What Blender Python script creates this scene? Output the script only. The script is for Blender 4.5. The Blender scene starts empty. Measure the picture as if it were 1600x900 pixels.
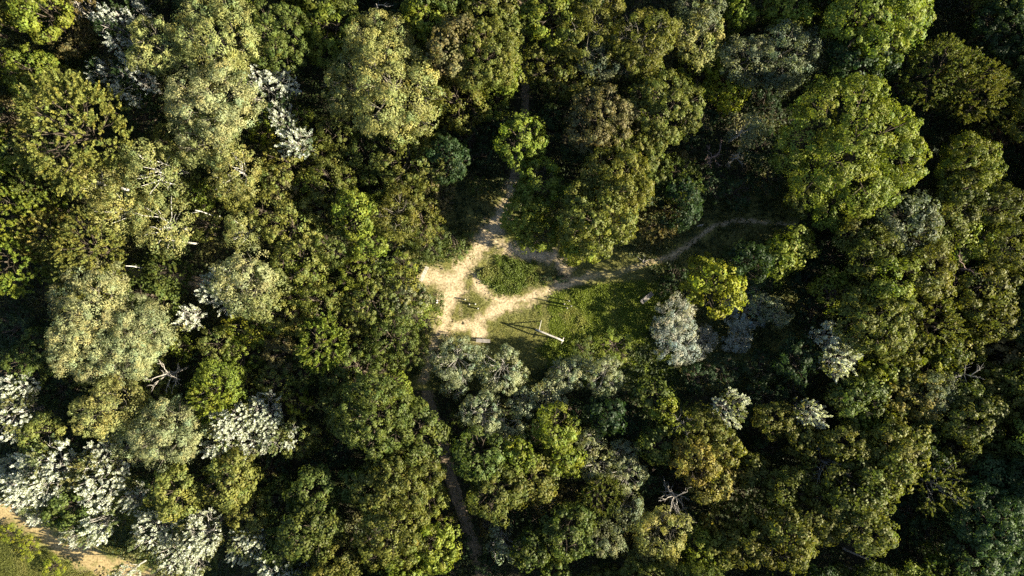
import bpy, math, random
import numpy as np
from mathutils import Vector

# ------------------------------------------------------------------ camera, sky, sun, exposure
SC = bpy.context.scene
COL = SC.collection
ALT = 87.0                      # drone altitude in metres
PPM = 12.2                      # photo pixels per metre on the ground
cam_data = bpy.data.cameras.new('drone_camera')
cam_data.sensor_fit = 'HORIZONTAL'
cam_data.angle = 2 * math.atan(800 / PPM / ALT)
cam_data.clip_end = 2000
cam = bpy.data.objects.new('drone_camera', cam_data)
cam.location = (0, 0, ALT)
COL.objects.link(cam)
SC.camera = cam

SUN_EL = math.radians(24)
SUN_AZ = math.atan2(55, -10)    # clockwise from +Y; the shadows fall the other way
world = bpy.data.worlds.new('World'); SC.world = world; world.use_nodes = True
nt = world.node_tree; bg = nt.nodes['Background']
sky = nt.nodes.new('ShaderNodeTexSky'); sky.sky_type = 'NISHITA'; sky.sun_disc = False
sky.sun_elevation = SUN_EL; sky.sun_rotation = SUN_AZ
nt.links.new(sky.outputs[0], bg.inputs[0]); bg.inputs[1].default_value = 0.05
sun_data = bpy.data.lights.new('sun', 'SUN'); sun_data.energy = 5.0
sun_data.angle = math.radians(0.5); sun_data.color = (1.0, 0.905, 0.68)
sun = bpy.data.objects.new('sun', sun_data); COL.objects.link(sun)
sd = Vector((math.sin(SUN_AZ) * math.cos(SUN_EL), math.cos(SUN_AZ) * math.cos(SUN_EL), math.sin(SUN_EL)))
sun.rotation_euler = (-sd).to_track_quat('-Z', 'Y').to_euler()
sun.location = sd * 150
SC.view_settings.view_transform = 'Standard'; SC.view_settings.look = 'None'
SC.view_settings.gamma = 1; SC.view_settings.use_curve_mapping = False
SC.view_settings.exposure = 1.85
SC.cycles.max_bounces = 6; SC.cycles.diffuse_bounces = 3; SC.cycles.transmission_bounces = 3
SC.cycles.transparent_max_bounces = 4; SC.cycles.use_denoising = False
SC.cycles.caustics_reflective = False; SC.cycles.caustics_refractive = False

def W(px, py, z=0.0):
    """photo pixel -> world x, y of a point standing at height z"""
    k = (ALT - z) / ALT / PPM
    return ((px - 800) * k, (450 - py) * k)

# ------------------------------------------------------------------ helpers
def noise2(x, y, seed=0):
    r = np.random.RandomState(seed); T = r.rand(64, 64)
    xi = np.floor(x).astype(int); yi = np.floor(y).astype(int)
    fx = x - xi; fy = y - yi; fx = fx * fx * (3 - 2 * fx); fy = fy * fy * (3 - 2 * fy)
    g = lambda i, j: T[i % 64, j % 64]
    return (g(xi, yi) * (1 - fx) + g(xi + 1, yi) * fx) * (1 - fy) + (g(xi, yi + 1) * (1 - fx) + g(xi + 1, yi + 1) * fx) * fy

def fbm(x, y, seed=0, o=4):
    s = 0; a = .5; t = 0
    for k in range(o):
        s = s + a * noise2(x * 2 ** k + 7.3 * k, y * 2 ** k + 3.1 * k, seed + k); t += a; a *= .55
    return s / t

def mesh_np(name, verts, faces, mat, colors=None):
    """verts (n,3), faces (m,k): a mesh straight from arrays; colors (n,4) become the attribute 'leaf'"""
    verts = np.asarray(verts, np.float32); faces = np.asarray(faces, np.int32)
    me = bpy.data.meshes.new(name)
    me.vertices.add(len(verts)); me.vertices.foreach_set('co', verts.ravel())
    k = faces.shape[1]
    me.loops.add(faces.size); me.loops.foreach_set('vertex_index', faces.ravel())
    me.polygons.add(len(faces)); me.polygons.foreach_set('loop_start', np.arange(0, faces.size, k, dtype=np.int32))
    if colors is not None:
        a = me.color_attributes.new('leaf', 'FLOAT_COLOR', 'POINT')
        a.data.foreach_set('color', np.asarray(colors, np.float32).ravel())
    me.update(calc_edges=True); me.validate()
    if mat: me.materials.append(mat)
    return me

def link(name, me, parent=None, **props):
    o = bpy.data.objects.new(name, me); COL.objects.link(o)
    if parent: o.parent = parent
    for k, v in props.items(): o[k] = v
    return o

def norm(v): return v / np.maximum(np.linalg.norm(v, axis=-1, keepdims=True), 1e-6)

class Tubes:
    """tapered, bent tubes and boxes collected into one mesh"""
    def __init__(s): s.v = []; s.f = []; s.n = 0
    def tube(s, pts, rad, sides=6):
        pts = np.asarray(pts, float); m = len(pts)
        t = norm(np.gradient(pts, axis=0)); ref = np.where(np.abs(t[:, 2:3]) > .9, [[1., 0, 0]], [[0, 0, 1.]])
        u = norm(np.cross(t, ref)); w = np.cross(t, u)
        a = np.linspace(0, 2 * math.pi, sides, endpoint=False)
        ring = pts[:, None] + np.asarray(rad, float)[:, None, None] * (np.cos(a)[None, :, None] * u[:, None] + np.sin(a)[None, :, None] * w[:, None])
        s.v.append(ring.reshape(-1, 3)); b = s.n
        for i in range(m - 1):
            for j in range(sides):
                k = (j + 1) % sides
                s.f.append((b + i * sides + j, b + i * sides + k, b + (i + 1) * sides + k, b + (i + 1) * sides + j))
        s.v.append(pts[[0, -1]]); c = b + m * sides
        for j in range(sides):
            k = (j + 1) % sides
            s.f.append((c, b + k, b + j, b + j)); e = b + (m - 1) * sides
            s.f.append((c + 1, e + j, e + k, e + k))
        s.n += m * sides + 2
        return s
    def mesh(s, name, mat, smooth=True):
        fs = [f if f[2] != f[3] else f[:3] for f in s.f]
        me = bpy.data.meshes.new(name); me.from_pydata(np.concatenate(s.v).tolist(), [], fs)
        if smooth: me.polygons.foreach_set('use_smooth', [True] * len(me.polygons))
        me.materials.append(mat); me.update(); return me

# ------------------------------------------------------------------ materials
def new_mat(name):
    m = bpy.data.materials.new(name); m.use_nodes = True
    n = m.node_tree.nodes; b = n['Principled BSDF']; return m, m.node_tree, b

def foliage_mat():
    m, t, b = new_mat('leaf_surface'); N = t.nodes; L = t.links
    oi = N.new('ShaderNodeObjectInfo'); at = N.new('ShaderNodeAttribute'); at.attribute_name = 'leaf'
    mul = N.new('ShaderNodeMix'); mul.data_type = 'RGBA'; mul.blend_type = 'MULTIPLY'; mul.inputs[0].default_value = 1
    L.new(oi.outputs['Color'], mul.inputs[6]); L.new(at.outputs['Color'], mul.inputs[7])
    sil = N.new('ShaderNodeMix'); sil.data_type = 'RGBA'; sil.inputs[7].default_value = (.62, .64, .62, 1)
    L.new(at.outputs['Alpha'], sil.inputs[0]); L.new(mul.outputs[2], sil.inputs[6])
    L.new(sil.outputs[2], b.inputs['Base Color'])
    b.inputs['Roughness'].default_value = .55; b.inputs['Specular IOR Level'].default_value = .3
    tr = N.new('ShaderNodeBsdfTranslucent')
    tw = N.new('ShaderNodeMix'); tw.data_type = 'RGBA'; tw.blend_type = 'MULTIPLY'; tw.inputs[0].default_value = 1
    tw.inputs[7].default_value = (1.25, 1.3, .6, 1); L.new(sil.outputs[2], tw.inputs[6]); L.new(tw.outputs[2], tr.inputs[0])
    mx = N.new('ShaderNodeMixShader'); mx.inputs[0].default_value = .36
    L.new(b.outputs[0], mx.inputs[1]); L.new(tr.outputs[0], mx.inputs[2])
    L.new(mx.outputs[0], N['Material Output'].inputs[0]); return m
LEAF = foliage_mat()

def noise_mat(name, c1, c2, scale, rough=.9, stretch=(1, 1, 1), bump=.3, attr=False, detail=6):
    m, t, b = new_mat(name); N = t.nodes; L = t.links
    tc = N.new('ShaderNodeTexCoord'); mp = N.new('ShaderNodeMapping'); mp.inputs['Scale'].default_value = stretch
    L.new(tc.outputs['Object'], mp.inputs[0])
    nz = N.new('ShaderNodeTexNoise'); nz.inputs['Scale'].default_value = scale; nz.inputs['Detail'].default_value = detail
    L.new(mp.outputs[0], nz.inputs['Vector'])
    cr = N.new('ShaderNodeValToRGB'); cr.color_ramp.elements[0].position = .35; cr.color_ramp.elements[1].position = .68
    cr.color_ramp.elements[0].color = (*c1, 1); cr.color_ramp.elements[1].color = (*c2, 1)
    L.new(nz.outputs[0], cr.inputs[0])
    out = cr.outputs[0]
    if attr:
        at = N.new('ShaderNodeAttribute'); at.attribute_name = 'leaf'
        mx = N.new('ShaderNodeMix'); mx.data_type = 'RGBA'; mx.blend_type = 'MULTIPLY'; mx.inputs[0].default_value = 1
        L.new(out, mx.inputs[6]); L.new(at.outputs['Color'], mx.inputs[7]); out = mx.outputs[2]
    L.new(out, b.inputs['Base Color']); b.inputs['Roughness'].default_value = rough
    b.inputs['Specular IOR Level'].default_value = .15
    if bump:
        bp = N.new('ShaderNodeBump'); bp.inputs['Strength'].default_value = bump; bp.inputs['Distance'].default_value = .05
        L.new(nz.outputs[0], bp.inputs['Height']); L.new(bp.outputs[0], b.inputs['Normal'])
    return m
BARK = noise_mat('brown_bark', (.05, .038, .028), (.13, .105, .08), 6, stretch=(1, 1, .25))
BIRCH = noise_mat('white_bark', (.25, .23, .20), (.72, .70, .66), 5, stretch=(.6, .6, 2.5))
GREYB = noise_mat('grey_bark', (.20, .185, .165), (.40, .375, .34), 7, stretch=(1, 1, .3))
TWIG = noise_mat('willow_bark', (.10, .09, .07), (.24, .215, .17), 7, stretch=(1, 1, .3))
DEADW = noise_mat('bleached_deadwood', (.24, .21, .18), (.50, .46, .41), 8, stretch=(1, 1, .3))
REDW = noise_mat('reddish_deadwood', (.17, .115, .10), (.36, .26, .23), 8)
WOODP = noise_mat('pale_weathered_timber', (.30, .28, .24), (.58, .55, .50), 9, stretch=(1, 1, 1))
WOODG = noise_mat('grey_weathered_timber', (.20, .18, .17), (.40, .37, .36), 9)
WOODB = noise_mat('brown_timber', (.10, .075, .055), (.22, .17, .13), 9)
STONE = noise_mat('pale_stone', (.5, .48, .45), (.75, .73, .69), 5)
FLOOR = noise_mat('woodland_soil', (.022, .022, .014), (.075, .065, .04), 1.7, bump=.6)
TURF = noise_mat('turf_and_dust', (.62, .60, .55), (1.32, 1.32, 1.32), 4.0, bump=.6, attr=True, detail=9)

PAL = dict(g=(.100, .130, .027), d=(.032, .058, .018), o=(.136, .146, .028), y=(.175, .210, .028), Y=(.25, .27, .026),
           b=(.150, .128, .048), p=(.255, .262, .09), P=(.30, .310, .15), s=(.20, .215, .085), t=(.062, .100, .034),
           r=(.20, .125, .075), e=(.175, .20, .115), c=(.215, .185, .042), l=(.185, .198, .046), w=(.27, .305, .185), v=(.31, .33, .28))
PALWORD = dict(g='green', d='dark green', o='olive', y='yellow-green', Y='bright yellow', b='brownish', p='pale', P='cream-green',
               s='silvery', t='deep green', r='rusty', e='grey-green', c='orange-tinged', l='sun-lightened olive', w='pale grey-green', v='silvery white')

# ------------------------------------------------------------------ ground sheet
rs = np.random.RandomState(5)
link('ground', mesh_np('ground', [(-400, -400, 0), (400, -400, 0), (400, 400, 0), (-400, 400, 0)], [(0, 1, 2, 3)], FLOOR), kind='structure')

def poly_dist(x, y, pts):
    """distance to a polyline with widths [(px,py,half width px)], divided by the local half width"""
    best = np.full(x.shape, 1e9)
    for (ax, ay, aw), (bx, by, bw) in zip(pts[:-1], pts[1:]):
        dx, dy = bx - ax, by - ay; l2 = dx * dx + dy * dy + 1e-9
        t = np.clip(((x - ax) * dx + (y - ay) * dy) / l2, 0, 1)
        d = np.hypot(x - ax - t * dx, y - ay - t * dy) / (aw + t * (bw - aw))
        best = np.minimum(best, d)
    return best

P_MAIN = [(803, 285, 10), (787, 325, 13), (770, 366, 20), (741, 396, 17), (720, 424, 17), (704, 458, 17), (697, 488, 14), (689, 518, 12), (672, 548, 10), (664, 590, 9)]
P_SPUR = [(660, 432, 15), (684, 431, 15), (708, 440, 14)]
P_CROSS = [(752, 524, 13), (744, 506, 12), (762, 492, 13), (792, 474, 12), (830, 464, 11), (872, 447, 9), (920, 432, 7), (962, 427, 6), (1008, 413, 4), (1050, 400, 6), (1088, 374, 4), (1118, 352, 3.5), (1150, 344, 4), (1195, 348, 4), (1240, 351, 4)]
P_LOOP = [(770, 372, 16), (805, 392, 12), (845, 402, 11), (876, 405, 15), (884, 425, 11), (886, 442, 8)]
P_WEST = [(742, 432, 6), (752, 450, 9), (772, 466, 9), (800, 470, 9)]
P_SIT = [(712, 512, 8), (735, 508, 9), (755, 518, 10)]
P_TRACK = [(-40, 772, 22), (30, 810, 22), (95, 849, 22), (165, 883, 22), (250, 912, 22), (330, 938, 22)]

def ground_patch(name_lawn, name_path, box, cell, paths, grass, dirt, seed, fade=False):
    x0, y0, x1, y1 = box
    nx = int((x1 - x0) / PPM / cell); ny = int((y1 - y0) / PPM / cell)
    gx, gy = np.meshgrid(np.linspace(x0, x1, nx + 1), np.linspace(y0, y1, ny + 1))
    d = np.full(gx.shape, 1e9)
    for p in paths: d = np.minimum(d, poly_dist(gx, gy, p))
    n1 = fbm(gx / 22, gy / 22, seed); n2 = fbm(gx / 6, gy / 6, seed + 9)
    m = d + (n1 - .5) * 2.0 + (n2 - .5) * 1.8
    w = np.clip((1.32 - m) / .9, 0, 1)                 # 1 = bare
    if fade: w = w * (1 - .8 * np.exp(-((gx - 960) / 52) ** 2))
    core = np.clip((.75 - m) / .7, 0, 1)
    g = np.array(grass); dd = np.array(dirt)
    gcol = g[None, None] * (.75 + .55 * fbm(gx / 35, gy / 35, seed + 3)[..., None]) + np.array([.05, .03, .0])[None, None] * np.clip(n2 - .5, 0, 1)[..., None] * 2
    dcol = dd[None, None] * (.72 + .3 * n2[..., None] + .25 * core[..., None])
    c = gcol * (1 - w[..., None]) + dcol * w[..., None]
    z = .035 + .05 * (n1 - .5) - .02 * w
    v = np.stack([(gx - 800) / PPM, (450 - gy) / PPM, z], -1).reshape(-1, 3)
    col = np.concatenate([c, np.ones(c.shape[:2] + (1,))], -1).reshape(-1, 4)
    i = np.arange((nx + 1) * (ny + 1)).reshape(ny + 1, nx + 1)
    f = np.stack([i[1:, :-1], i[1:, 1:], i[:-1, 1:], i[:-1, :-1]], -1).reshape(-1, 4)
    bare = (w[1:, 1:] + w[:-1, :-1]).reshape(-1) > 1.0
    for nm, sel in ((name_lawn, ~bare), (name_path, bare)):
        ff = f[sel]; u, inv = np.unique(ff, return_inverse=True)
        me = mesh_np(nm, v[u], inv.reshape(-1, 4), TURF, col[u])
        me.polygons.foreach_set('use_smooth', [True] * len(me.polygons))
        link(nm, me, kind='structure')
    return gx, gy, w

CL_PATHS = [P_MAIN, P_SPUR, P_CROSS, P_LOOP, P_WEST, P_SIT]
CX, CY, CW = ground_patch('clearing_lawn', 'sandy_path', (630, 280, 1250, 610), .16, CL_PATHS, (.15, .15, .05), (.46, .365, .24), 11, True)
TX, TY, TW = ground_patch('meadow', 'dirt_track', (-60, 740, 340, 960), .2, [P_TRACK], (.13, .15, .045), (.36, .275, .14), 31)

def ribbon(name, pts, mat, seed, z=.012):
    """a narrow trail with uneven edges; pts = (px, py, half width px)"""
    p = np.array(pts, float); t = np.linspace(0, len(p) - 1, 14 * (len(p) - 1))
    q = np.stack([np.interp(t, np.arange(len(p)), p[:, k]) for k in range(3)], -1)
    for _ in range(6): q[1:-1] = (q[:-2] + 2 * q[1:-1] + q[2:]) / 4
    tg = norm(np.gradient(q[:, :2], axis=0)); nn = np.stack([-tg[:, 1], tg[:, 0]], -1)
    r = np.random.RandomState(seed); rows = []
    for s in (-1, -.5, 0, .5, 1):
        e = q[:, :2] + nn * (s * q[:, 2] * (1 + .35 * (r.rand(len(q)) - .5)))[:, None]
        rows.append(np.stack([(e[:, 0] - 800) / PPM, (450 - e[:, 1]) / PPM, np.full(len(q), z)], -1))
    v = np.stack(rows, 1); n = len(q); i = np.arange(n * 5).reshape(n, 5)
    f = np.stack([i[:-1, :-1], i[1:, :-1], i[1:, 1:], i[:-1, 1:]], -1).reshape(-1, 4)
    col = np.ones((n * 5, 4)); col[:, :3] = np.array([.22, .17, .12]) * (.8 + .4 * r.rand(n * 5, 1))
    me = mesh_np(name, v.reshape(-1, 3), f, mat, col); link(name, me, kind='structure')
ribbon('trail', [(806, -60, 5), (812, 40, 5), (817, 85, 6), (821, 130, 6), (820, 190, 6), (812, 250, 8), (802, 290, 9)], TURF, 1)
ribbon('trail', [(664, 585, 10), (672, 635, 9), (690, 682, 9), (700, 735, 9), (722, 800, 9), (744, 862, 10), (756, 910, 10), (765, 960, 10)], TURF, 2)
ribbon('trail', [(120, 418, 7), (190, 425, 9), (250, 430, 9), (325, 442, 8), (390, 452, 6)], TURF, 3)
ribbon('trail', [(660, 602, 6), (618, 594, 7), (596, 588, 8), (560, 575, 6)], TURF, 4)

# ------------------------------------------------------------------ leaves
def leaves(pos, axis, nrm, ln, wd, fold=.15):
    """one folded rhombus for each leaf"""
    b = norm(np.cross(nrm, axis)); nrm = np.cross(axis, b)
    ln = ln[:, None]; wd = wd[:, None]
    base = pos - axis * ln * .5; tip = pos + axis * ln * .5 - nrm * ln * .12
    s1 = pos + b * wd * .5 + nrm * wd * fold; s2 = pos - b * wd * .5 + nrm * wd * fold
    v = np.stack([base, s1, tip, s2], 1).reshape(-1, 3)
    f = np.arange(len(v)).reshape(-1, 4); return v, f

SP = {  # lobe share, lobes, clumps per m2, clump radius, leaves per clump, leaf length, leaf width, mode
    'oak': dict(lob=.36, nl=16, den=1.4, rc=.47, k=44, ln=.25, wd=.18, mode='clump', vz=.80, gap=.40),
    'ash': dict(lob=.38, nl=14, den=1.05, rc=.58, k=62, ln=.25, wd=.16, mode='clump', vz=.85, gap=.38),
    'wil': dict(lob=.40, nl=13, den=1.3, rc=.52, k=56, ln=.26, wd=.10, mode='tuft', vz=.85, gap=.30),
    'bir': dict(lob=.38, nl=12, den=1.3, rc=.48, k=46, ln=.20, wd=.11, mode='tuft', vz=1.0, gap=.34),
    'pop': dict(lob=.36, nl=14, den=2.1, rc=.95, k=38, ln=.22, wd=.15, mode='shoot', vz=1.0, gap=.44),
    'sho': dict(lob=.42, nl=15, den=2.5, rc=.95, k=26, ln=.27, wd=.15, mode='shoot', vz=.8, gap=.36),
    'shr': dict(lob=.40, nl=12, den=1.6, rc=.36, k=30, ln=.20, wd=.14, mode='clump', vz=.7, gap=.42),
    'sal': dict(lob=.34, nl=16, den=1.3, rc=.42, k=54, ln=.19, wd=.11, mode='clump', vz=.8, gap=.42),
    'twg': dict(lob=.42, nl=10, den=2.0, rc=1.0, k=20, ln=.22, wd=.13, mode='shoot', vz=.8, gap=.40),
}
SIZES = {'S': (1.7, 5.2), 'M': (2.9, 8.6), 'L': (4.7, 12.5)}

def crown_arrays(kind, R, zc, seed, lobes=None):
    p = SP[kind]; r = np.random.RandomState(seed)
    if lobes is None:
        n = int(p['nl'] * (1.0 if R < 4 else 1.5)); i = np.arange(n) + .5
        cz = 1 - 1.30 * i / n; ph = i * 2.39996 + r.rand() * 6
        d = np.stack([np.sqrt(1 - cz ** 2) * np.cos(ph), np.sqrt(1 - cz ** 2) * np.sin(ph), cz], -1)
        d = norm(d + r.randn(n, 3) * .22)
        lr = R * p['lob'] * r.uniform(.72, 1.2, n) * (1.0 if R < 4 else .85)
        c = d * (R - lr * .85)[:, None] * r.uniform(.82, 1.08, (n, 1))
        c[:, 2] *= p['vz']
        c = np.vstack([c, [[0, 0, 0]]]); lr = np.append(lr, R * (.8 if kind == 'sho' else .7))
    else:
        c = np.array([l[:3] for l in lobes], float); lr = np.array([l[3] for l in lobes], float)
    P = []; Nn = []; Lb = []
    for j in range(len(c)):
        m = int(4 * math.pi * lr[j] ** 2 * p['den'])
        v = norm(r.randn(m, 3)); q = c[j] + v * lr[j] * r.uniform(.82, 1.08, (m, 1)) * np.array([1, 1, p['vz']])
        keep = (v[:, 2] > -.45) | (r.rand(m) < .25)
        for k in range(len(c)):
            if k != j: keep &= np.linalg.norm(q - c[k], axis=1) > lr[k] * .80
        P.append(q[keep]); Nn.append(v[keep]); Lb.append(np.full(keep.sum(), j))
    P = np.vstack(P); Nn = np.vstack(Nn); Lb = np.concatenate(Lb)
    # holes: a few wave fields leave gaps between the clumps
    f = sum(np.sin(P @ r.randn(3) * (1.6 if R > 2 else 2.2) + r.rand() * 6) for _ in range(5)) / 5
    keep = f > np.quantile(f, p['gap'] * .28); P = P[keep]; Nn = Nn[keep]; Lb = Lb[keep]
    m, k = len(P), p['k']; up = np.array([0, 0, 1.])
    cb = r.uniform(.78, 1.22, m) * r.uniform(.88, 1.12, len(c))[Lb]; chue = r.randn(m) * .07
    cp = np.repeat(P, k, 0); cn = np.repeat(Nn, k, 0); M = m * k
    if p['mode'] in ('clump', 'tuft'):      # leaves lie on the surface of small balls, so each ball takes light as one
        o = norm(r.randn(M, 3) + cn * .5 + up * .25); rb = np.repeat(p['rc'] * r.uniform(.5, 1.45, m), k)[:, None]
        an = np.repeat(r.uniform(.6, 1.4, (m, 3)), k, 0)
        pos = cp + o * an * rb * r.uniform(.66, 1.12, (M, 1))
        tuft = p['mode'] == 'tuft'
        nr = norm(o * .9 + cn * .35 + r.randn(M, 3) * (.28 if tuft else .22))
        ax = norm(np.cross(nr, r.randn(M, 3)) + (cn * .5 - up * .6 if tuft else 0))
    else:
        s = norm(Nn * .75 + up * (1.0 if kind == 'pop' else .42) + r.randn(m, 3) * .28)
        s = np.repeat(s, k, 0); t = np.tile((np.arange(k) + .5) / k, m)
        L = np.repeat(r.uniform(.65, 1.25, m) * p['rc'], k)
        rad = norm(np.cross(s, r.randn(M, 3)) + up * .35); thin = .13 if kind == 'pop' else .10
        pos = cp + s * ((t - .3) * L)[:, None] + rad * (thin * (1.15 - t))[:, None]
        ax = norm(s * .55 + rad + r.randn(M, 3) * .2); nr = norm(rad * .7 + up * .25 + cn * .5 + r.randn(M, 3) * .25)
    ln = p['ln'] * r.uniform(.7, 1.3, M); wd = p['wd'] * r.uniform(.75, 1.25, M)
    v, fc = leaves(pos, ax, nr, ln, wd)
    br = np.repeat(cb, k) * r.uniform(.88, 1.12, M); hu = np.repeat(chue, k) + r.randn(M) * .03
    col = np.stack([br * (1 + hu), br, br * (1 - hu * .8), np.zeros(M)], -1)
    if kind == 'pop':           # wind turns the white undersides up on most shoots
        sc = np.clip(np.sin(P @ r.randn(3) * .9 + r.rand() * 6) * .95 + .5, .03, .95)
        col[:, 3] = (r.rand(M) < np.repeat(sc, k)) * r.uniform(.75, 1.0, M)
    v = v + np.array([0, 0, zc]); return v, fc, np.repeat(col, 4, 0), c + [0, 0, zc], lr

def trunk_mesh(kind, name, R, zc, c, lr, seed, mat):
    r = np.random.RandomState(seed); T = Tubes(); lean = r.randn(2) * R * .07
    r0 = .045 * R + .05
    hs = np.array([-.25, .05, .35, .7, 1.0]); top = zc + R * .1
    pts = np.stack([lean[0] * hs ** 2 + r.randn(5) * .03 * R, lean[1] * hs ** 2 + r.randn(5) * .03 * R, hs * top], -1)
    pts[0, 2] = -.25
    T.tube(pts, r0 * np.array([1.5, 1.15, .9, .65, .35]), 8)
    white = kind in ('pop', 'wil', 'twg', 'ash')
    thin = {'bir': .5, 'sho': .55, 'wil': .6, 'twg': .5, 'oak': .7}.get(kind, 1.0)
    for j in range(len(c)):
        tt = r.uniform(.4, .9); a = np.array([np.interp(tt, hs, pts[:, q]) for q in range(3)])
        d = c[j] - a; e = c[j] + norm(d[None])[0] * lr[j] * (1.0 if white else .7); md = (a + c[j]) / 2 + r.randn(3) * .12 * R * .5 + [0, 0, -.06 * R]
        T.tube([a, md, c[j], e], r0 * thin * np.array([.5, .36, .24, .07]), 5)
        for q in range(0 if kind == 'bir' else 3):
            e2 = c[j] + norm(r.randn(1, 3) + norm(d[None]) * 1.1)[0] * lr[j] * (1.05 if white else .85)
            T.tube([c[j], (c[j] + e2) / 2 + r.randn(3) * .08, e2], r0 * thin * np.array([.22, .15, .05]), 4)
    return T.mesh(name, mat)

BARKOF = {'oak': BARK, 'ash': BARK, 'wil': TWIG, 'bir': BIRCH, 'pop': GREYB, 'sho': BARK, 'shr': BARK, 'sal': GREYB, 'twg': GREYB}
OBJN = {'oak': 'broadleaf_tree', 'ash': 'clump_crowned_tree', 'wil': 'willow_tree', 'bir': 'birch_tree', 'pop': 'white_poplar', 'sho': 'spiky_shooted_tree',
        'shr': 'shrub', 'sal': 'soft_leaved_bush', 'twg': 'sparse_tree', 'dead': 'dead_tree'}
LIB = {}
def proto(kind, size, k):
    key = (kind, size, k)
    if key not in LIB:
        R, H = SIZES[size]
        if kind in ('shr', 'sal'): H *= .72
        vz = SP[kind]['vz']; zc = H - vz * R; seed = abs(hash(key[1])) % 1 + sum(map(ord, kind + size)) * 7 + k * 131
        v, f, col, c, lr = crown_arrays(kind, R, zc, seed)
        LIB[key] = (mesh_np(OBJN[kind] + '_crown', v, f, LEAF, col), trunk_mesh(kind, OBJN[kind] + '_trunk', R, zc, c, lr, seed + 1, BARKOF[kind]), R, H, zc)
    return LIB[key]

RNG = random.Random(77)
TREES = []      # [root, kind, colour letter, px radius, x, y]
def plant(kind, px, py, r, H=None, col='g', nv=3, grow=1.05):
    rm = r * grow / PPM * .9
    size = 'S' if rm < 2.2 else ('M' if rm < 3.75 else 'L')
    cm, tm, R, H0, zc0 = proto(kind, size, RNG.randrange(nv if size != 'L' else 2))
    if col == 'o' and px < 500: col = 'l'  # left-hand olive crowns get a lighter tint: sunlit brightness put into leaf colour
    if kind == 'sal' and col == 'e': col = 'w'
    if H is None:
        H = (3.6 + 1.75 * rm) * RNG.uniform(.88, 1.15)
        if kind in ('shr', 'sal'): H *= .72
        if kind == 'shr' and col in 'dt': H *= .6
        H = {(1165, 410): 10.5}.get((px, py), H)
    zc = zc0 * H / H0; x, y = W(px, py, zc); s = r * grow / PPM * (ALT - zc) / ALT / R
    root = link(OBJN[kind], None); root.empty_display_size = .3
    root.location = (x, y, 0); root.scale = (s * RNG.uniform(.94, 1.06), s * RNG.uniform(.94, 1.06), H / H0)
    root.rotation_euler = (0, 0, RNG.uniform(0, 6.283))
    c = PAL[col]; v = RNG.uniform(.88, 1.12); h = RNG.uniform(-.06, .06)
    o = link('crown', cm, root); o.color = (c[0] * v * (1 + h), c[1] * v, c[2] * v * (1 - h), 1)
    link('trunk', tm, root)
    TREES.append([root, kind, col, r, x, y]); return root

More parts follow.
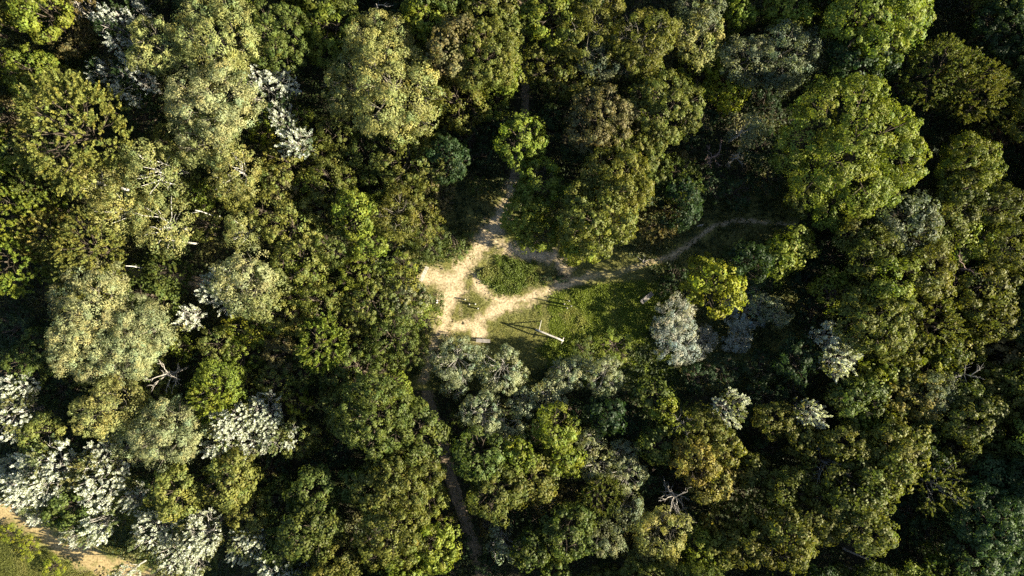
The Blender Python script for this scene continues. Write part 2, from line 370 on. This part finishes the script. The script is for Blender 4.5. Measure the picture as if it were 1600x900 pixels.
# px py radius colour [height]  - crown centres read off the photograph
TABLE = {
'oak': """433 57 50 g;490 8 25 Y;515 45 40 y;513 80 30 y;667 27 40 y;700 18 38 o;713 78 48 b;757 88 52 o;786 55 34 o;760 8 42 o;785 122 28 y;808 40 32 y;865 28 46 y;
812 220 38 y 9.5;843 285 38 y 9;820 335 34 y 8.5;838 362 34 y 7.5;940 192 52 b;985 238 52 o;963 288 55 o;935 340 58 o;912 372 36 y;1005 262 34 g;1040 175 54 o;1305 42 30 o;1235 8 42 y;
1117 447 45 Y;370 18 34 y;70 18 44 y;1157 15 30 y;557 335 34 y;580 375 28 y;620 30 22 d;
587 650 58 g;652 675 44 g;540 640 34 o;600 755 48 o;635 745 52 o;553 757 26 g;668 778 30 o;613 833 52 o;675 850 40 y;633 890 36 y;580 880 30 o;490 770 40 g;487 825 44 g;450 852 38 g;530 870 36 o;
747 712 40 g 9.5;773 770 42 o 9.5;867 667 34 y;880 717 26 y;808 713 26 y;830 745 40 o;890 832 38 g;830 857 28 g;947 645 28 d;1017 620 28 g;1037 637 22 y;1027 693 28 g;870 893 22 g;
1100 667 35 o;1087 717 35 c;1110 753 35 c;1130 697 25 o;1173 737 26 o;1093 853 30 y;1122 858 26 o;1172 842 38 o;1210 655 30 o;1253 685 26 o;1340 620 40 g;1347 650 25 y;1397 617 24 c;1393 642 20 o;1433 617 36 c;
1390 685 32 o;1402 705 44 o;1317 693 32 o;1360 715 28 g;1333 762 46 o;1227 760 32 o;1380 740 40 o;1290 800 46 o;1347 815 46 o;1227 842 46 o;1437 667 30 g;1440 713 26 d;1517 650 42 o;1563 633 30 o;1500 687 30 o;1545 700 26 o;1493 722 24 b;
1553 747 42 t;1543 810 52 t;1575 853 46 t;1520 862 42 t;1450 883 26 y;1592 790 30 t;1370 497 58 o;1383 550 28 o;1415 540 26 o;1447 582 32 Y;1480 553 24 g;1407 588 24 o;1507 545 24 o;1563 547 26 b;1363 592 28 y;1590 600 34 o;
1060 320 38 d;1590 110 34 g;1345 95 46 d;1570 38 50 d;277 768 40 o;360 750 40 o;387 800 34 o;110 792 28 g;67 677 34 o;1595 690 28 o;1540 600 28 o;1500 615 26 g;1592 745 26 d;700 250 34 d;1253 310 28 o;1165 410 34 d;1243 560 32 d""",
'ash': """1360 28 70 y;1410 20 44 y;1293 330 30 y;1357 312 34 o;1340 365 40 o;1360 398 40 o;1413 350 44 e;1460 352 40 o;1497 368 42 y;1500 310 40 o;1510 262 50 y;1300 455 28 y;1337 450 26 o;1387 440 42 y;1440 425 42 o;1243 382 28 y;1215 405 28 y;
1553 325 34 o;1537 455 44 o;1547 497 34 o;1587 500 30 o;1596 435 26 o""",
'wil': """250 75 44 p;345 62 68 p;335 165 64 P;330 218 44 p;590 72 52 p;613 142 72 p;550 132 44 p;645 76 30 p;147 472 58 P;215 520 54 P;140 540 56 P;200 548 50 P;385 438 48 P;400 455 44 p;620 338 40 o;
1090 60 44 p;1093 18 34 e;1005 62 48 o;993 95 36 o;933 27 44 o;943 93 40 e;915 62 46 o;1225 85 44 e;1265 80 34 e;1220 118 30 e;1165 95 38 e;1577 390 40 o;160 647 40 p;187 627 40 p;267 673 54 P;225 690 36 P;1033 830 38 p;983 793 26 e;943 840 30 e;1007 877 30 p;340 603 38 y;890 398 17 y 3.2;1455 610 30 e""",
'bir': """155 285 40 p;240 270 46 p;370 270 40 p;185 330 44 p;255 350 48 p;380 365 30 p;1163 205 28 e;365 300 30 o""",
'pop': """187 45 34 d;220 20 24 d;215 125 38 d;165 115 20 d;420 140 40 d;467 225 28 e;443 185 20 e;353 453 38 s;300 497 20 s;13 650 40 s;30 615 30 s;167 713 30 s;160 745 40 s;213 775 22 s;83 727 46 s;50 755 36 s;67 782 30 s;15 745 30 s;
160 815 28 s;243 830 34 s;320 832 34 s;275 868 30 s;387 848 30 s;305 878 26 s;365 655 34 s;347 690 28 s;395 690 22 s;415 645 30 s;435 680 30 s;407 835 20 s;433 885 28 s;470 887 20 s;1303 563 28 s;1327 550 20 s;1137 637 30 s;1260 645 24 s;1287 527 24 e;115 838 17 s 4;200 895 20 s""",
'sho': """110 207 88 o 13;503 537 38 y;20 335 44 y;67 320 40 y;75 370 40 c;20 410 44 y;140 390 54 o;130 432 48 o;262 427 32 g;1467 115 54 o;1515 142 50 o;1550 158 44 o;937 773 30 o;1152 807 26 o;1183 797 25 o;1123 813 22 c;1455 505 44 o;1500 503 28 o;333 622 36 y;1027 350 30 b;60 290 34 g;1055 285 36 g""",
'twg': """1467 760 42 o;1290 727 42 o;1065 660 26 o;130 18 26 b""",
'sal': """713 563 36 e;785 577 37 e;817 627 24 e;857 620 26 e;887 583 30 e;942 585 30 e;755 650 36 e 6.5;790 672 28 e;1053 495 34 v 4.2;1057 530 40 v 3.8;1093 533 26 v 2.6;1150 530 22 v 2.6;1165 487 34 v 3.0;1213 490 20 e;923 690 20 e;973 707 22 e;930 730 22 e;977 743 30 e;850 777 22 b;767 820 16 b;785 850 26 e 7;715 600 22 e;1190 480 22 e""",
'shr': """113 60 34 b;50 112 38 y;8 105 30 y;78 128 28 y;60 142 34 o;105 136 30 o;10 180 28 b;15 228 26 b;225 180 38 d;260 225 30 o;20 265 36 y;410 208 18 Y;467 185 20 y;413 185 25 y;527 213 36 o;577 245 36 g;630 213 34 b;640 250 48 o;673 258 44 o;
717 157 44 o;770 157 30 y;733 217 34 d;777 187 28 d;747 290 16 g;443 250 34 o;430 283 30 o;483 290 22 y;517 280 38 o;865 105 48 o;905 120 40 o;868 177 22 t;1120 80 34 y;1093 113 28 y;1133 120 38 Y;1137 150 28 Y;1180 145 38 d;1063 253 18 b;1185 20 26 d;
235 460 46 g;27 515 46 d;63 550 34 g;33 580 40 g;283 542 20 y;343 537 30 o;385 510 36 Y;380 555 30 y;320 350 26 o;325 305 22 y;473 440 40 y;475 405 44 o;420 330 40 o;460 355 44 o;560 430 30 y;630 308 34 o;660 345 36 o;683 305 30 b;668 378 34 g 3.4;715 385 26 g 2.4;624 420 26 y;630 445 26 o;
640 468 32 e;613 493 36 g;678 472 16 g 1.6;660 500 28 y 3;580 470 44 o;543 500 36 o;533 580 38 g;562 577 44 g;440 553 30 b;410 520 26 y;613 533 40 g;640 547 32 g;467 630 22 Y;467 683 34 o;503 687 16 o;700 815 15 b;713 665 18 g;540 615 36 o;620 605 24 y;590 610 26 o;
913 547 20 g 1.4;960 540 28 y 1.6;1243 410 20 d;320 790 18 o;1053 877 26 y;967 830 22 b;883 770 18 b;1480 613 24 e;1580 60 30 d;1590 240 34 d;1420 90 36 d;1560 215 20 r;16 832 16 Y 1.2;46 856 18 Y 1.3;84 886 18 Y 1.4;855 436 9 d .9;878 432 10 d .9;700 215 26 d;660 295 26 g;500 240 26 o;545 275 28 o;600 285 30 g;590 330 26 d;500 330 34 o;520 390 34 g;440 300 28 b;300 300 24 o;290 200 30 d;
500 470 36 o;450 490 36 o;470 580 30 g;430 600 30 o;380 610 26 o;310 560 22 d;240 600 36 o;100 610 36 d;130 580 26 o;60 620 26 d;560 480 30 g;590 430 26 g;600 560 26 g;530 700 26 d;420 730 36 d;440 780 34 g;400 760 28 g;240 730 34 d;110 690 28 d;190 800 24 g;350 700 22 d;500 730 26 d;
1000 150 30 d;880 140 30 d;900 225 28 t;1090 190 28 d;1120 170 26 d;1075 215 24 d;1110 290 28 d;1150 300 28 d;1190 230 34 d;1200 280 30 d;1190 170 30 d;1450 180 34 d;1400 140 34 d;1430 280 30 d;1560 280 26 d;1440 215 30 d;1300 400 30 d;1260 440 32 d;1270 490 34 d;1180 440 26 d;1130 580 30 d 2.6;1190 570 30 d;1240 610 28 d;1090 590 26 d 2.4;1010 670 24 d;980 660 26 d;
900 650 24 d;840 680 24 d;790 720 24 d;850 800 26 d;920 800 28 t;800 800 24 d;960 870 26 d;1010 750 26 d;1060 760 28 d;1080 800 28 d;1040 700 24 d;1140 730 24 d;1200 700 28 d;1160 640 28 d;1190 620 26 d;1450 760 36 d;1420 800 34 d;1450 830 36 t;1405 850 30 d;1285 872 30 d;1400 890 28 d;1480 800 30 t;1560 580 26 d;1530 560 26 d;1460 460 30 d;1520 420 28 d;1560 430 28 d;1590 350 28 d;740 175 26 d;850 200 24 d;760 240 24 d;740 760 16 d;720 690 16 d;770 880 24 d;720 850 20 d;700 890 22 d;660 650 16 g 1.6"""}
# the huge lobed tree is one tree of many lobes; lobes are given around its own stem
def great_ash():
    lob_px = [(1285, 180, 44), (1332, 168, 40), (1372, 210, 44), (1322, 222, 44), (1395, 252, 36), (1300, 262, 38), (1256, 215, 32), (1345, 292, 42), (1398, 288, 30), (1268, 285, 28), (1240, 250, 24)]
    zc = 9.5; cx, cy = W(1322, 232, zc); L = []
    rr = np.random.RandomState(3)
    for (a, b, r) in lob_px:
        x, y = W(a, b, zc); L.append((x - cx, y - cy, rr.uniform(-.6, 1.6) + 1.5 - .05 * math.hypot(x - cx, y - cy) ** 2, r * 1.05 / PPM * .88))
    L.append((0, 0, 0, 2.6))
    v, f, col, c, lr = crown_arrays('ash', 6.5, zc, 99, L)
    root = link('clump_crowned_tree', None); root.location = (cx, cy, 0)
    o = link('crown', mesh_np('great_ash_crown', v, f, LEAF, col), root); o.color = (*PAL['y'], 1)
    link('trunk', trunk_mesh('ash', 'great_ash_trunk', 6.5, zc, c, lr, 8, BARK), root)
    root['label'] = 'huge yellow-green many-lobed tree with the widest crown in the wood'
    root['category'] = 'tree'; root['group'] = 'clump-crowned trees of the wood'
great_ash()
for kind, txt in TABLE.items():
    for row in txt.replace('\n', '').split(';'):
        t = row.split()
        plant(kind, int(t[0]), int(t[1]), int(t[2]), float(t[4]) if len(t) > 4 else None, t[3])
# the wood goes on past the frame (its trees shade what the photo shows)
N_FRAME = len(TREES)
mg = random.Random(4)
for i in range(900):
    px, py = mg.uniform(-110, 1990), mg.uniform(-110, 1010)
    if -10 < px < 1615 and -12 < py < 912: continue
    if px < 420 and py > 700: continue
    if any(math.hypot(px - a, py - b) < 62 for a, b in [(q[5], q[6]) for q in TREES[N_FRAME:]]): continue
    k = mg.choice(['oak', 'oak', 'oak', 'ash', 'wil', 'sho']); r = mg.uniform(34, 52)
    plant(k, px, py, r, None, mg.choice('googyd')); TREES[-1] += [px, py]

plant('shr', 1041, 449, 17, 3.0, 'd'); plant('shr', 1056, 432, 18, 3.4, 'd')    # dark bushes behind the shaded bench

# ------------------------------------------------------------------ dead trees and white snags
def dead_mesh(name, H, spread, seed, mat, n=10):
    r = np.random.RandomState(seed); T = Tubes()
    hs = np.linspace(-.03, 1, 6); wob = np.cumsum(r.randn(6, 2) * spread * .06, 0); wob[0] = 0
    pts = np.column_stack([wob, hs * H]); r0 = .05 + .012 * H
    T.tube(pts, r0 * np.linspace(1.2, .25, 6), 7)
    for i in range(n):
        t = r.uniform(.45, 1.0); a = np.array([np.interp(t, hs, pts[:, k]) for k in range(3)])
        ang = r.rand() * 6.28; d = np.array([math.cos(ang), math.sin(ang), r.uniform(.1, .8)]) * spread * r.uniform(.5, 1.0)
        p = [a, a + d * .4 + r.randn(3) * .1, a + d * .75 + r.randn(3) * .14, a + d + r.randn(3) * .16]
        T.tube(p, r0 * np.array([.42, .32, .2, .07]), 5)
        for j in range(5):
            q = p[1] + (p[3] - p[1]) * r.uniform(0, .9); e = q + norm((d + r.randn(3) * spread * .5)[None])[0] * spread * r.uniform(.2, .5)
            T.tube([q, (q + e) / 2 + r.randn(3) * .06, e], r0 * np.array([.2, .15, .05]), 4)
    return T.mesh(name, mat)
DEAD = [(592, 18, 2.0, 8.0, GREYB, 'bare grey dead tree rising from the dark gap beyond the largest willow', 5), (620, 30, 1.7, 8.5, GREYB, 'slim bare dead tree with thin twigs beside another bare grey tree', 6),
        (1493, 423, 1.9, 8.0, REDW, 'reddish bare dead tree with a dense twig crown among clump-crowned trees', 16), (1113, 245, 1.6, 6.0, REDW, 'small rusty bare tree in the dark hollow beside a thin birch', 9),
        (1053, 773, 1.9, 7.0, DEADW, 'pale bare dead tree with a bushy tangle of twigs beside orange-tinged trees', 14), (265, 580, 2.0, 8.0, DEADW, 'pale bare dead tree with fanned branches beside the cream willows', 10),
        (1503, 585, 2.0, 7.5, GREYB, 'dull grey bare tree between small brownish trees', 12), (1080, 815, 1.8, 6.0, DEADW, 'crooked pale dead tree with few long branches beside the pale willow', 5),
        (128, 12, 2.2, 7.5, DEADW, 'bare pale dead tree beside a yellow-green tree at the shaded lawn', 10), (1150, 250, 1.3, 5.5, GREYB, 'thin bare dead tree in the dark hollow with forked twigs', 6)]
for k, (px, py, sp, H, mat, lab, n) in enumerate(DEAD):
    o = link('dead_tree', dead_mesh('dead_tree', H, sp, 40 + k, mat, n), label=lab, category='tree', group='bare dead trees')
    x, y = W(px, py, H * .8); o.location = (x, y, 0)
SNAG = [(262, 419, 9.5, 'long white birch snag leaning over ferny leaves beside the shaded trail'), (346, 338, 7.5, 'short white birch snag in a dark gap between pale birches'),
        (296, 271, 8.0, 'white birch snag at the edge of the tallest pale birch crown'), (311, 379, 7.6, 'white birch snag peeping from under a yellowish birch crown'), (303, 296, 7.0, 'thin white birch snag in the dark gap beside birches')]
for k, (px, py, H, lab) in enumerate(SNAG):
    r = np.random.RandomState(60 + k); T = Tubes(); hs = np.linspace(0, 1, 7)
    p = np.column_stack([np.cumsum(r.randn(7) * .06), np.cumsum(r.randn(7) * .06), hs * H - .2])
    T.tube(p, np.linspace(.15, .035, 7), 8)
    for j in range(2):
        a = p[5 + j - 1]; d = np.array([r.randn(), r.randn(), .6]) * .5; T.tube([a, a + d * .6, a + d], [.035, .025, .01], 5)
    o = link('birch_snag', T.mesh('birch_snag', BIRCH), label=lab, category='dead trunk', group='white birch snags')
    x, y = W(px, py); o.location = (x, y, 0)

# ------------------------------------------------------------------ grass, herbs, forest-floor plants (uncountable stuff)
def herb_stuff(name, pts, hgt, k, ln, wd, base, seed, label, cat, spread=.16, upright=.4):
    r = np.random.RandomState(seed); m = len(pts); M = m * k
    cp = np.repeat(pts, k, 0); h = np.repeat(hgt, k) * r.uniform(.55, 1, M)
    pos = np.column_stack([cp + r.randn(M, 2) * spread, h * .75 + .03])
    ax = norm(np.column_stack([r.randn(M, 2), np.full(M, upright * 2) * r.uniform(.3, 1, M)]))
    nr = norm(np.column_stack([r.randn(M, 2) * .8 + [.35, 0], np.ones(M)]))
    v, f = leaves(pos, ax, nr, ln * r.uniform(.6, 1.4, M), wd * r.uniform(.7, 1.3, M))
    nz = fbm(pts[:, 0] / 1.8 + 40, pts[:, 1] / 1.8 + 40, seed); dry = np.repeat(np.clip((nz - .52) * 4, 0, 1), k)[:, None]
    b = np.array(base)[None] * (1 - dry * .6) + np.array([.24, .20, .075])[None] * dry * .6
    col = np.column_stack([b * (r.uniform(.8, 1.2, M) * np.repeat(.6 + .8 * nz, k))[:, None], np.zeros(M)])
    o = link(name, mesh_np(name, v, f, LEAF, np.repeat(col, 4, 0)), kind='stuff', label=label, category=cat); o.color = (1, 1, 1, 1); return o
def bare_at(px, py, paths):
    d = np.full(px.shape, 1e9)
    for p in paths: d = np.minimum(d, poly_dist(px, py, p))
    return d
r = np.random.RandomState(8)
px = r.uniform(636, 1060, 60000); py = r.uniform(345, 600, 60000)
d = bare_at(px, py, CL_PATHS); n = fbm(px / 16, py / 16, 3)
k = (d + (n - .5) * 1.8 > 1.0 + .7 * r.rand(len(px)) ** 2) | (r.rand(len(px)) < .06)
px, py, n, d = px[k], py[k], n[k], d[k]
n5 = fbm(px / 12, py / 12, 44) - .5
isl = ((px - 794) / 47) ** 2 + ((py - 432) / 32) ** 2 + n5 * 2.4 < 1
se = (px + n5 * 90 > 862) & (py > 455 - (px - 850) * .1)
low = np.hypot((px - 858) / 48, (py - 485) / 42) < 1
hg = np.where(isl, .34, np.where(se & ~low, .26, .10)) * np.clip(fbm(px / 9, py / 9, 17) * 4.5 - 1.3, .25, 2.2)
pts = np.column_stack([(px - 800) / PPM, (450 - py) / PPM])
lush = isl | se
herb_stuff('grass', pts[~lush][::2], hg[~lush][::2], 4, .17, .035, (.19, .20, .05), 21, 'short trodden grass of the clearing beside the sandy path', 'grass', upright=.7)
herb_stuff('tall_herbs', pts[lush & ~isl], hg[lush & ~isl], 5, .22, .09, (.20, .25, .03), 22, 'lush bright green weeds around the timber frame', 'weeds', upright=.4)
herb_stuff('island_herbs', pts[isl], hg[isl], 6, .22, .085, (.13, .175, .028), 23, 'dense dark green herbs in the island ringed by sandy path', 'weeds', upright=.5)
# meadow beyond the dirt track, shaded lawn in the far corner
px = r.uniform(-60, 330, 26000); py = r.uniform(770, 960, 26000); dd = bare_at(px, py, [P_TRACK]); n = fbm(px / 18, py / 18, 6)
below = py > 806 + (px - 30) * .6; k = (dd + (n - .5) > 1.05) & (below | (dd < 2.2)); px, py, n = px[k], py[k], n[k]
herb_stuff('meadow_grass', np.column_stack([(px - 800) / PPM, (450 - py) / PPM]), .1 + .3 * n, 5, .2, .05, (.15, .165, .035), 24, 'yellow-green meadow grass along the dirt track', 'grass', upright=.6)
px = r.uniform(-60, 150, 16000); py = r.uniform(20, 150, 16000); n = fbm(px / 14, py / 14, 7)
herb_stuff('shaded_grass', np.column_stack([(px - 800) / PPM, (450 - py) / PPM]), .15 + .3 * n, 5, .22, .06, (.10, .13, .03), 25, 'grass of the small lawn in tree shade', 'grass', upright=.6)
# forest floor
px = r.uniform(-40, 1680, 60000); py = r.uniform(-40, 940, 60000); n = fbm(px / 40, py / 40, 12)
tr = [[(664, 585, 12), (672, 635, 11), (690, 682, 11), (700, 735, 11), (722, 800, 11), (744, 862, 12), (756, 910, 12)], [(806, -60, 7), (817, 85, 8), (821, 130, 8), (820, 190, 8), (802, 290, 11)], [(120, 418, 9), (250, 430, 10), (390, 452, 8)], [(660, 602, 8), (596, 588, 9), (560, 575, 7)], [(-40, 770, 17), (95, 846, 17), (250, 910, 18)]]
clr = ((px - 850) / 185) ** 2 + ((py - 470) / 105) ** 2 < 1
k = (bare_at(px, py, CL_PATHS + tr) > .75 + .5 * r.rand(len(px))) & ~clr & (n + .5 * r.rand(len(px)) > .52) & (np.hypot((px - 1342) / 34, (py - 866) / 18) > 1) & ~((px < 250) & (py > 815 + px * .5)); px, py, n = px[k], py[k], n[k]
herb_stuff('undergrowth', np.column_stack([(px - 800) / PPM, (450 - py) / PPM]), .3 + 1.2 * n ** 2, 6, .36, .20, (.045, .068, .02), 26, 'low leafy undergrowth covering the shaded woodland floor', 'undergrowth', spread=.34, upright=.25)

# ------------------------------------------------------------------ furniture of the clearing
def box_mesh(name, sx, sy, sz, mat, bev=.012):
    import bmesh
    bm = bmesh.new(); bmesh.ops.create_cube(bm, size=1); bmesh.ops.scale(bm, vec=(sx, sy, sz), verts=bm.verts)
    bmesh.ops.bevel(bm, geom=bm.edges[:], offset=bev, segments=1, affect='EDGES')
    me = bpy.data.meshes.new(name); bm.to_mesh(me); bm.free(); me.materials.append(mat); return me
def bench(px, py, ang, L, mat, label, back, slats, legmat):
    root = link('bench', None, label=label, category='bench', group='benches around the clearing')
    x, y = W(px, py); root.location = (x, y, .02); root.rotation_euler = (0, 0, ang)
    wd = .46 / slats; sm = box_mesh('seat_slat', L, wd - .03, .055, mat)
    for i in range(slats): link('seat_slat', sm, root).location = (0, (i - (slats - 1) / 2) * wd, .45)
    lm = box_mesh('leg', .09, .09, .46, legmat)
    for sx in (-1, 1):
        for sy in (-1, 1): link('leg', lm, root).location = (sx * (L / 2 - .22), sy * .17, .2)
        link('crossbar', box_mesh('crossbar', .08, .44, .06, legmat), root).location = (sx * (L / 2 - .22), 0, .395)
    if back:
        bm_ = box_mesh('back_slat', L, .035, .13, mat)
        for i in range(3):
            o = link('back_slat', bm_, root); o.location = (0, .275 + .05 * i, .58 + i * .16); o.rotation_euler = (-.3, 0, 0)
        for sx in (-1, 1):
            o = link('back_post', box_mesh('back_post', .07, .06, .78, legmat), root); o.location = (sx * (L / 2 - .22), .30, .62); o.rotation_euler = (-.3, 0, 0)
            link('armrest', box_mesh('armrest', .07, .5, .05, legmat), root).location = (sx * (L / 2 - .1), .02, .66)
            link('arm_post', box_mesh('arm_post', .06, .06, .66, legmat), root).location = (sx * (L / 2 - .1), -.2, .32)
bench(663, 428, math.atan2(21, 10), 2.0, WOODP, 'pale backless plank bench at the end of the sandy spur', False, 3, WOODG)
bench(755, 532, math.radians(-3), 1.8, WOODG, 'grey weathered backless bench beside the pale grey-green bushes', False, 3, WOODB)
bench(1010, 466, math.atan2(14, 17), 1.85, WOODG, 'grey slatted bench with backrest and armrests in the shade', True, 4, WOODG)

# timber frame: two posts, a crossbeam, a slanting stay and a low rail
fr = link('timber_gantry', None, label='pale timber frame of posts and a long crossbeam on the lush grass', category='play frame')
A = np.array(W(837.5, 514)); B = np.array(W(877.5, 530.5)); fr.location = (*A, 0); v = B - A
def pole(name, p, q, r0, r1, mat, parent, sides=10, bow=.0):
    p = np.array(p, float); q = np.array(q, float); t = np.linspace(0, 1, 5)[:, None]
    pts = p + (q - p) * t; pts[1:4] += np.random.RandomState(int(abs(p.sum() + q.sum()) * 97) % 9999).randn(3, 3) * bow
    return link(name, Tubes().tube(pts, np.linspace(r0, r1, 5), sides).mesh(name, mat), parent)
u = v / np.linalg.norm(v); nrm_ = np.array([-u[1], u[0]])
pole('post', (0, 0, -.3), (0, 0, 2.0), .10, .09, WOODP, fr); pole('post', (*v, -.3), (*v, 2.0), .10, .09, WOODP, fr)
pole('crossbeam', (*(-u * .15), 1.98), (*(v + u * .1), 1.98), .10, .09, WOODP, fr, bow=.012)
s0 = np.array(W(846, 500)) - A
pole('stay', (*(u * .3), 1.9), (*s0, -.1), .06, .06, WOODP, fr)
pole('end_bar', (*(v + nrm_ * .42), 1.6), (*(v - nrm_ * .42), 1.6), .055, .055, WOODP, fr)
pole('low_rail', (0, 0, .42), (*v, .42), .08, .08, WOODG, fr)
def post_thing(px, py, H, r0, lab, grp, mat):
    x, y = W(px, py); o = pole('post', (0, 0, -.3), (0, 0, H), r0, r0 * .92, mat, None); o.name = 'timber_post'; o.location = (x, y, 0)
    o['label'] = lab; o['category'] = 'post'; o['group'] = grp
for px, py, H, lab in [(888, 470, 1.42, 'tall round timber post in weeds, of four the one beside the path bend'), (880.5, 474.5, 1.72, 'tallest of four round timber posts standing in the weeds'),
                       (891.5, 478, 1.43, 'tall round timber post of four, the deepest in the weeds'), (885, 481, 1.55, 'round timber post of the four on the timber frame side')]:
    post_thing(px, py, H, .075, lab, 'tall timber posts', WOODP)
for px, py, H, lab in [(727, 468, .62, 'short timber post beside the wide sandy path'), (733.5, 475.5, .45, 'lowest timber stub on the trodden grass between paths'), (743, 475, 1.0, 'waist-high timber post on the trodden grass between paths'),
                       (747, 482, .66, 'short timber post of the group where the sandy paths meet')]:
    post_thing(px, py, H, .09, lab, 'short timber posts', WOODP)
def log(px0, py0, px1, py1, z, r0, mat, lab, grp=None):
    a = W(px0, py0); b = W(px1, py1); o = pole('log', (0, 0, z), (b[0] - a[0], b[1] - a[1], z + .02), r0, r0 * .8, mat, None, bow=.02)
    o.location = (*a, 0); o['label'] = lab; o['category'] = 'log'
    if grp: o['group'] = grp
log(994, 400, 1005, 408, .10, .07, WOODG, 'thin grey log lying beside the shaded trail, end to end with another', 'logs by the shaded trail')
log(1004, 410, 1015, 405, .10, .07, WOODG, 'thin grey log slanting away from the shaded trail bend', 'logs by the shaded trail')
log(1008, 399.5, 1004, 410, .22, .06, WOODG, 'thin grey log lying across two others by the shaded trail', 'logs by the shaded trail')
log(1088, 353, 1098, 351, .2, .12, BIRCH, 'short white birch log lying in dark undergrowth above the trail')
# fallen forked branch
T = Tubes(); T.tube([(0, 0, .3), (1.3, -.5, .8), (2.5, -1.0, .7)], [.14, .11, .08], 7); T.tube([(2.5, -1.0, .7), (3.4, -1.5, .8), (4.4, -1.45, .8)], [.08, .06, .03], 6)
T.tube([(2.5, -1.0, .7), (3.1, -1.9, .6)], [.06, .02], 6); T.tube([(2.2, -.9, .7), (3.3, -.55, 1.0)], [.06, .02], 6); T.tube([(3.4, -1.5, .8), (4.1, -2.0, .7)], [.05, .02], 6)
T.tube([(0, 0, .32), (-.3, .1, -.05)], [.14, .15], 7)
o = link('fallen_branch', T.mesh('fallen_branch', DEADW), label='forked bleached fallen branch lying in the deep dark gap', category='branch'); o.location = (*W(1318, 856), .25)
def stone(px, py, s, lab):
    import bmesh
    bm = bmesh.new(); bmesh.ops.create_icosphere(bm, subdivisions=2, radius=s); rr = random.Random(int(px))
    for q in bm.verts: q.co *= rr.uniform(.82, 1.15); q.co.z *= .6
    me = bpy.data.meshes.new('stone'); bm.to_mesh(me); bm.free(); me.materials.append(STONE)
    o = link('stone', me, label=lab, category='stone'); o.location = (*W(px, py), s * .45)
stone(682, 471, .26, 'pale stone in the bushes beside the wide sandy path')

# ------------------------------------------------------------------ labels: each plant is told by its look and by what it stands between
PHR = {'oak': 'round-crowned broadleaf tree', 'ash': 'clump-crowned tree', 'wil': 'feathery willow', 'bir': 'white-stemmed birch', 'pop': 'white poplar', 'sho': 'spiky-shooted tree', 'shr': 'shrub', 'sal': 'soft-leaved bush', 'twg': 'sparse twiggy tree'}
ANCH = [('the huge lobed tree', 1322, 232), ('the timber frame', 857, 522), ('the plank bench', 663, 428), ('the shaded bench', 1010, 466), ('the herb island', 796, 432), ('the red dead tree', 1493, 423),
        ('the rusty bare tree', 1113, 245), ('the fallen branch', 1340, 862), ('the dirt track', 90, 845), ('the fanned dead tree', 265, 580), ('the long snag', 245, 416), ('the shaded lawn', 40, 70),
        ('the largest willow', 613, 142), ('the bright yellow tree', 1117, 447), ('the tangled dead tree', 1053, 773), ('the tall posts', 886, 475), ('the weathered bench', 755, 532), ('the largest spiky tree', 110, 207),
        ('the upper trail', 819, 130), ('the lower trail', 725, 800), ('the silvery white bush', 1057, 525), ('the star-shooted tree', 503, 537)]
SPECIAL = {('oak', 1117, 447): 'bright yellow broadleaf tree catching the sun behind the shaded bench', ('wil', 613, 142): 'largest pale feathery willow, standing beside bare grey dead trees', ('sho', 110, 207): 'largest olive spiky-shooted tree, standing beside the shaded lawn',
           ('sal', 1057, 530): 'silvery white bush at the shaded edge of the clearing', ('sho', 503, 537): 'yellow-green tree with star-shaped long shoots in the dense thicket'}
used = set(); AP = [(n_, *W(a, b)) for n_, a, b in ANCH]
GRP = {'oak': 'round-crowned trees of the wood', 'ash': 'clump-crowned trees of the wood', 'wil': 'willows of the wood', 'bir': 'white-stemmed birches', 'pop': 'white poplars', 'sho': 'spiky-shooted trees of the wood', 'shr': 'shrubs of the wood', 'sal': 'soft-leaved bushes of the wood', 'twg': 'sparse twiggy trees'}
idx = 0
spec_xy = {}
for kind, txt in TABLE.items():
    for row in txt.replace('\n', '').split(';'):
        t = row.split(); spec_xy[idx] = (kind, int(t[0]), int(t[1])); idx += 1
for q, T_ in enumerate(TREES):
    root, kind, col, r_, x, y = T_[:6]
    root['category'] = 'shrub' if kind in ('shr', 'sal') else 'tree'; root['group'] = GRP[kind]
    lab = SPECIAL.get(spec_xy.get(q))
    if not lab:
        size = 'small' if r_ < 24 else 'mid-sized' if r_ < 38 else 'large' if r_ < 54 else 'very large'
        head = f"{size} {PALWORD[col] if kind != 'pop' or col == 's' else 'dim silvery'} {PHR[kind]}"
        near = sorted(((math.hypot(x - a, y - b), n_, a, b) for n_, a, b in AP))
        cand = [(near[0][0] * .5, f'beside {near[0][1]}')] if near[0][0] < r_ / PPM + 3 else []
        for i in range(9):
            for j in range(i + 1, 9):
                da, na, ax_, ay_ = near[i]; db, nb, bx_, by_ = near[j]
                cs = ((ax_ - x) * (bx_ - x) + (ay_ - y) * (by_ - y)) / max(da * db, .01)
                if cs < -.6: cand.append((da + db, f'between {na} and {nb}'))
                elif cs > .85: cand.append((da + db * 1.6, f'beyond {na} from {nb}'))
        for _, ph in sorted(cand):
            lab = f'{head} {ph}'
            if lab not in used: break
    used.add(lab); root['label'] = lab
print('trees', len(TREES), 'distinct labels', len(used), 'tris', sum(len(m.polygons) * 2 for m in bpy.data.meshes) // 1000, 'k')
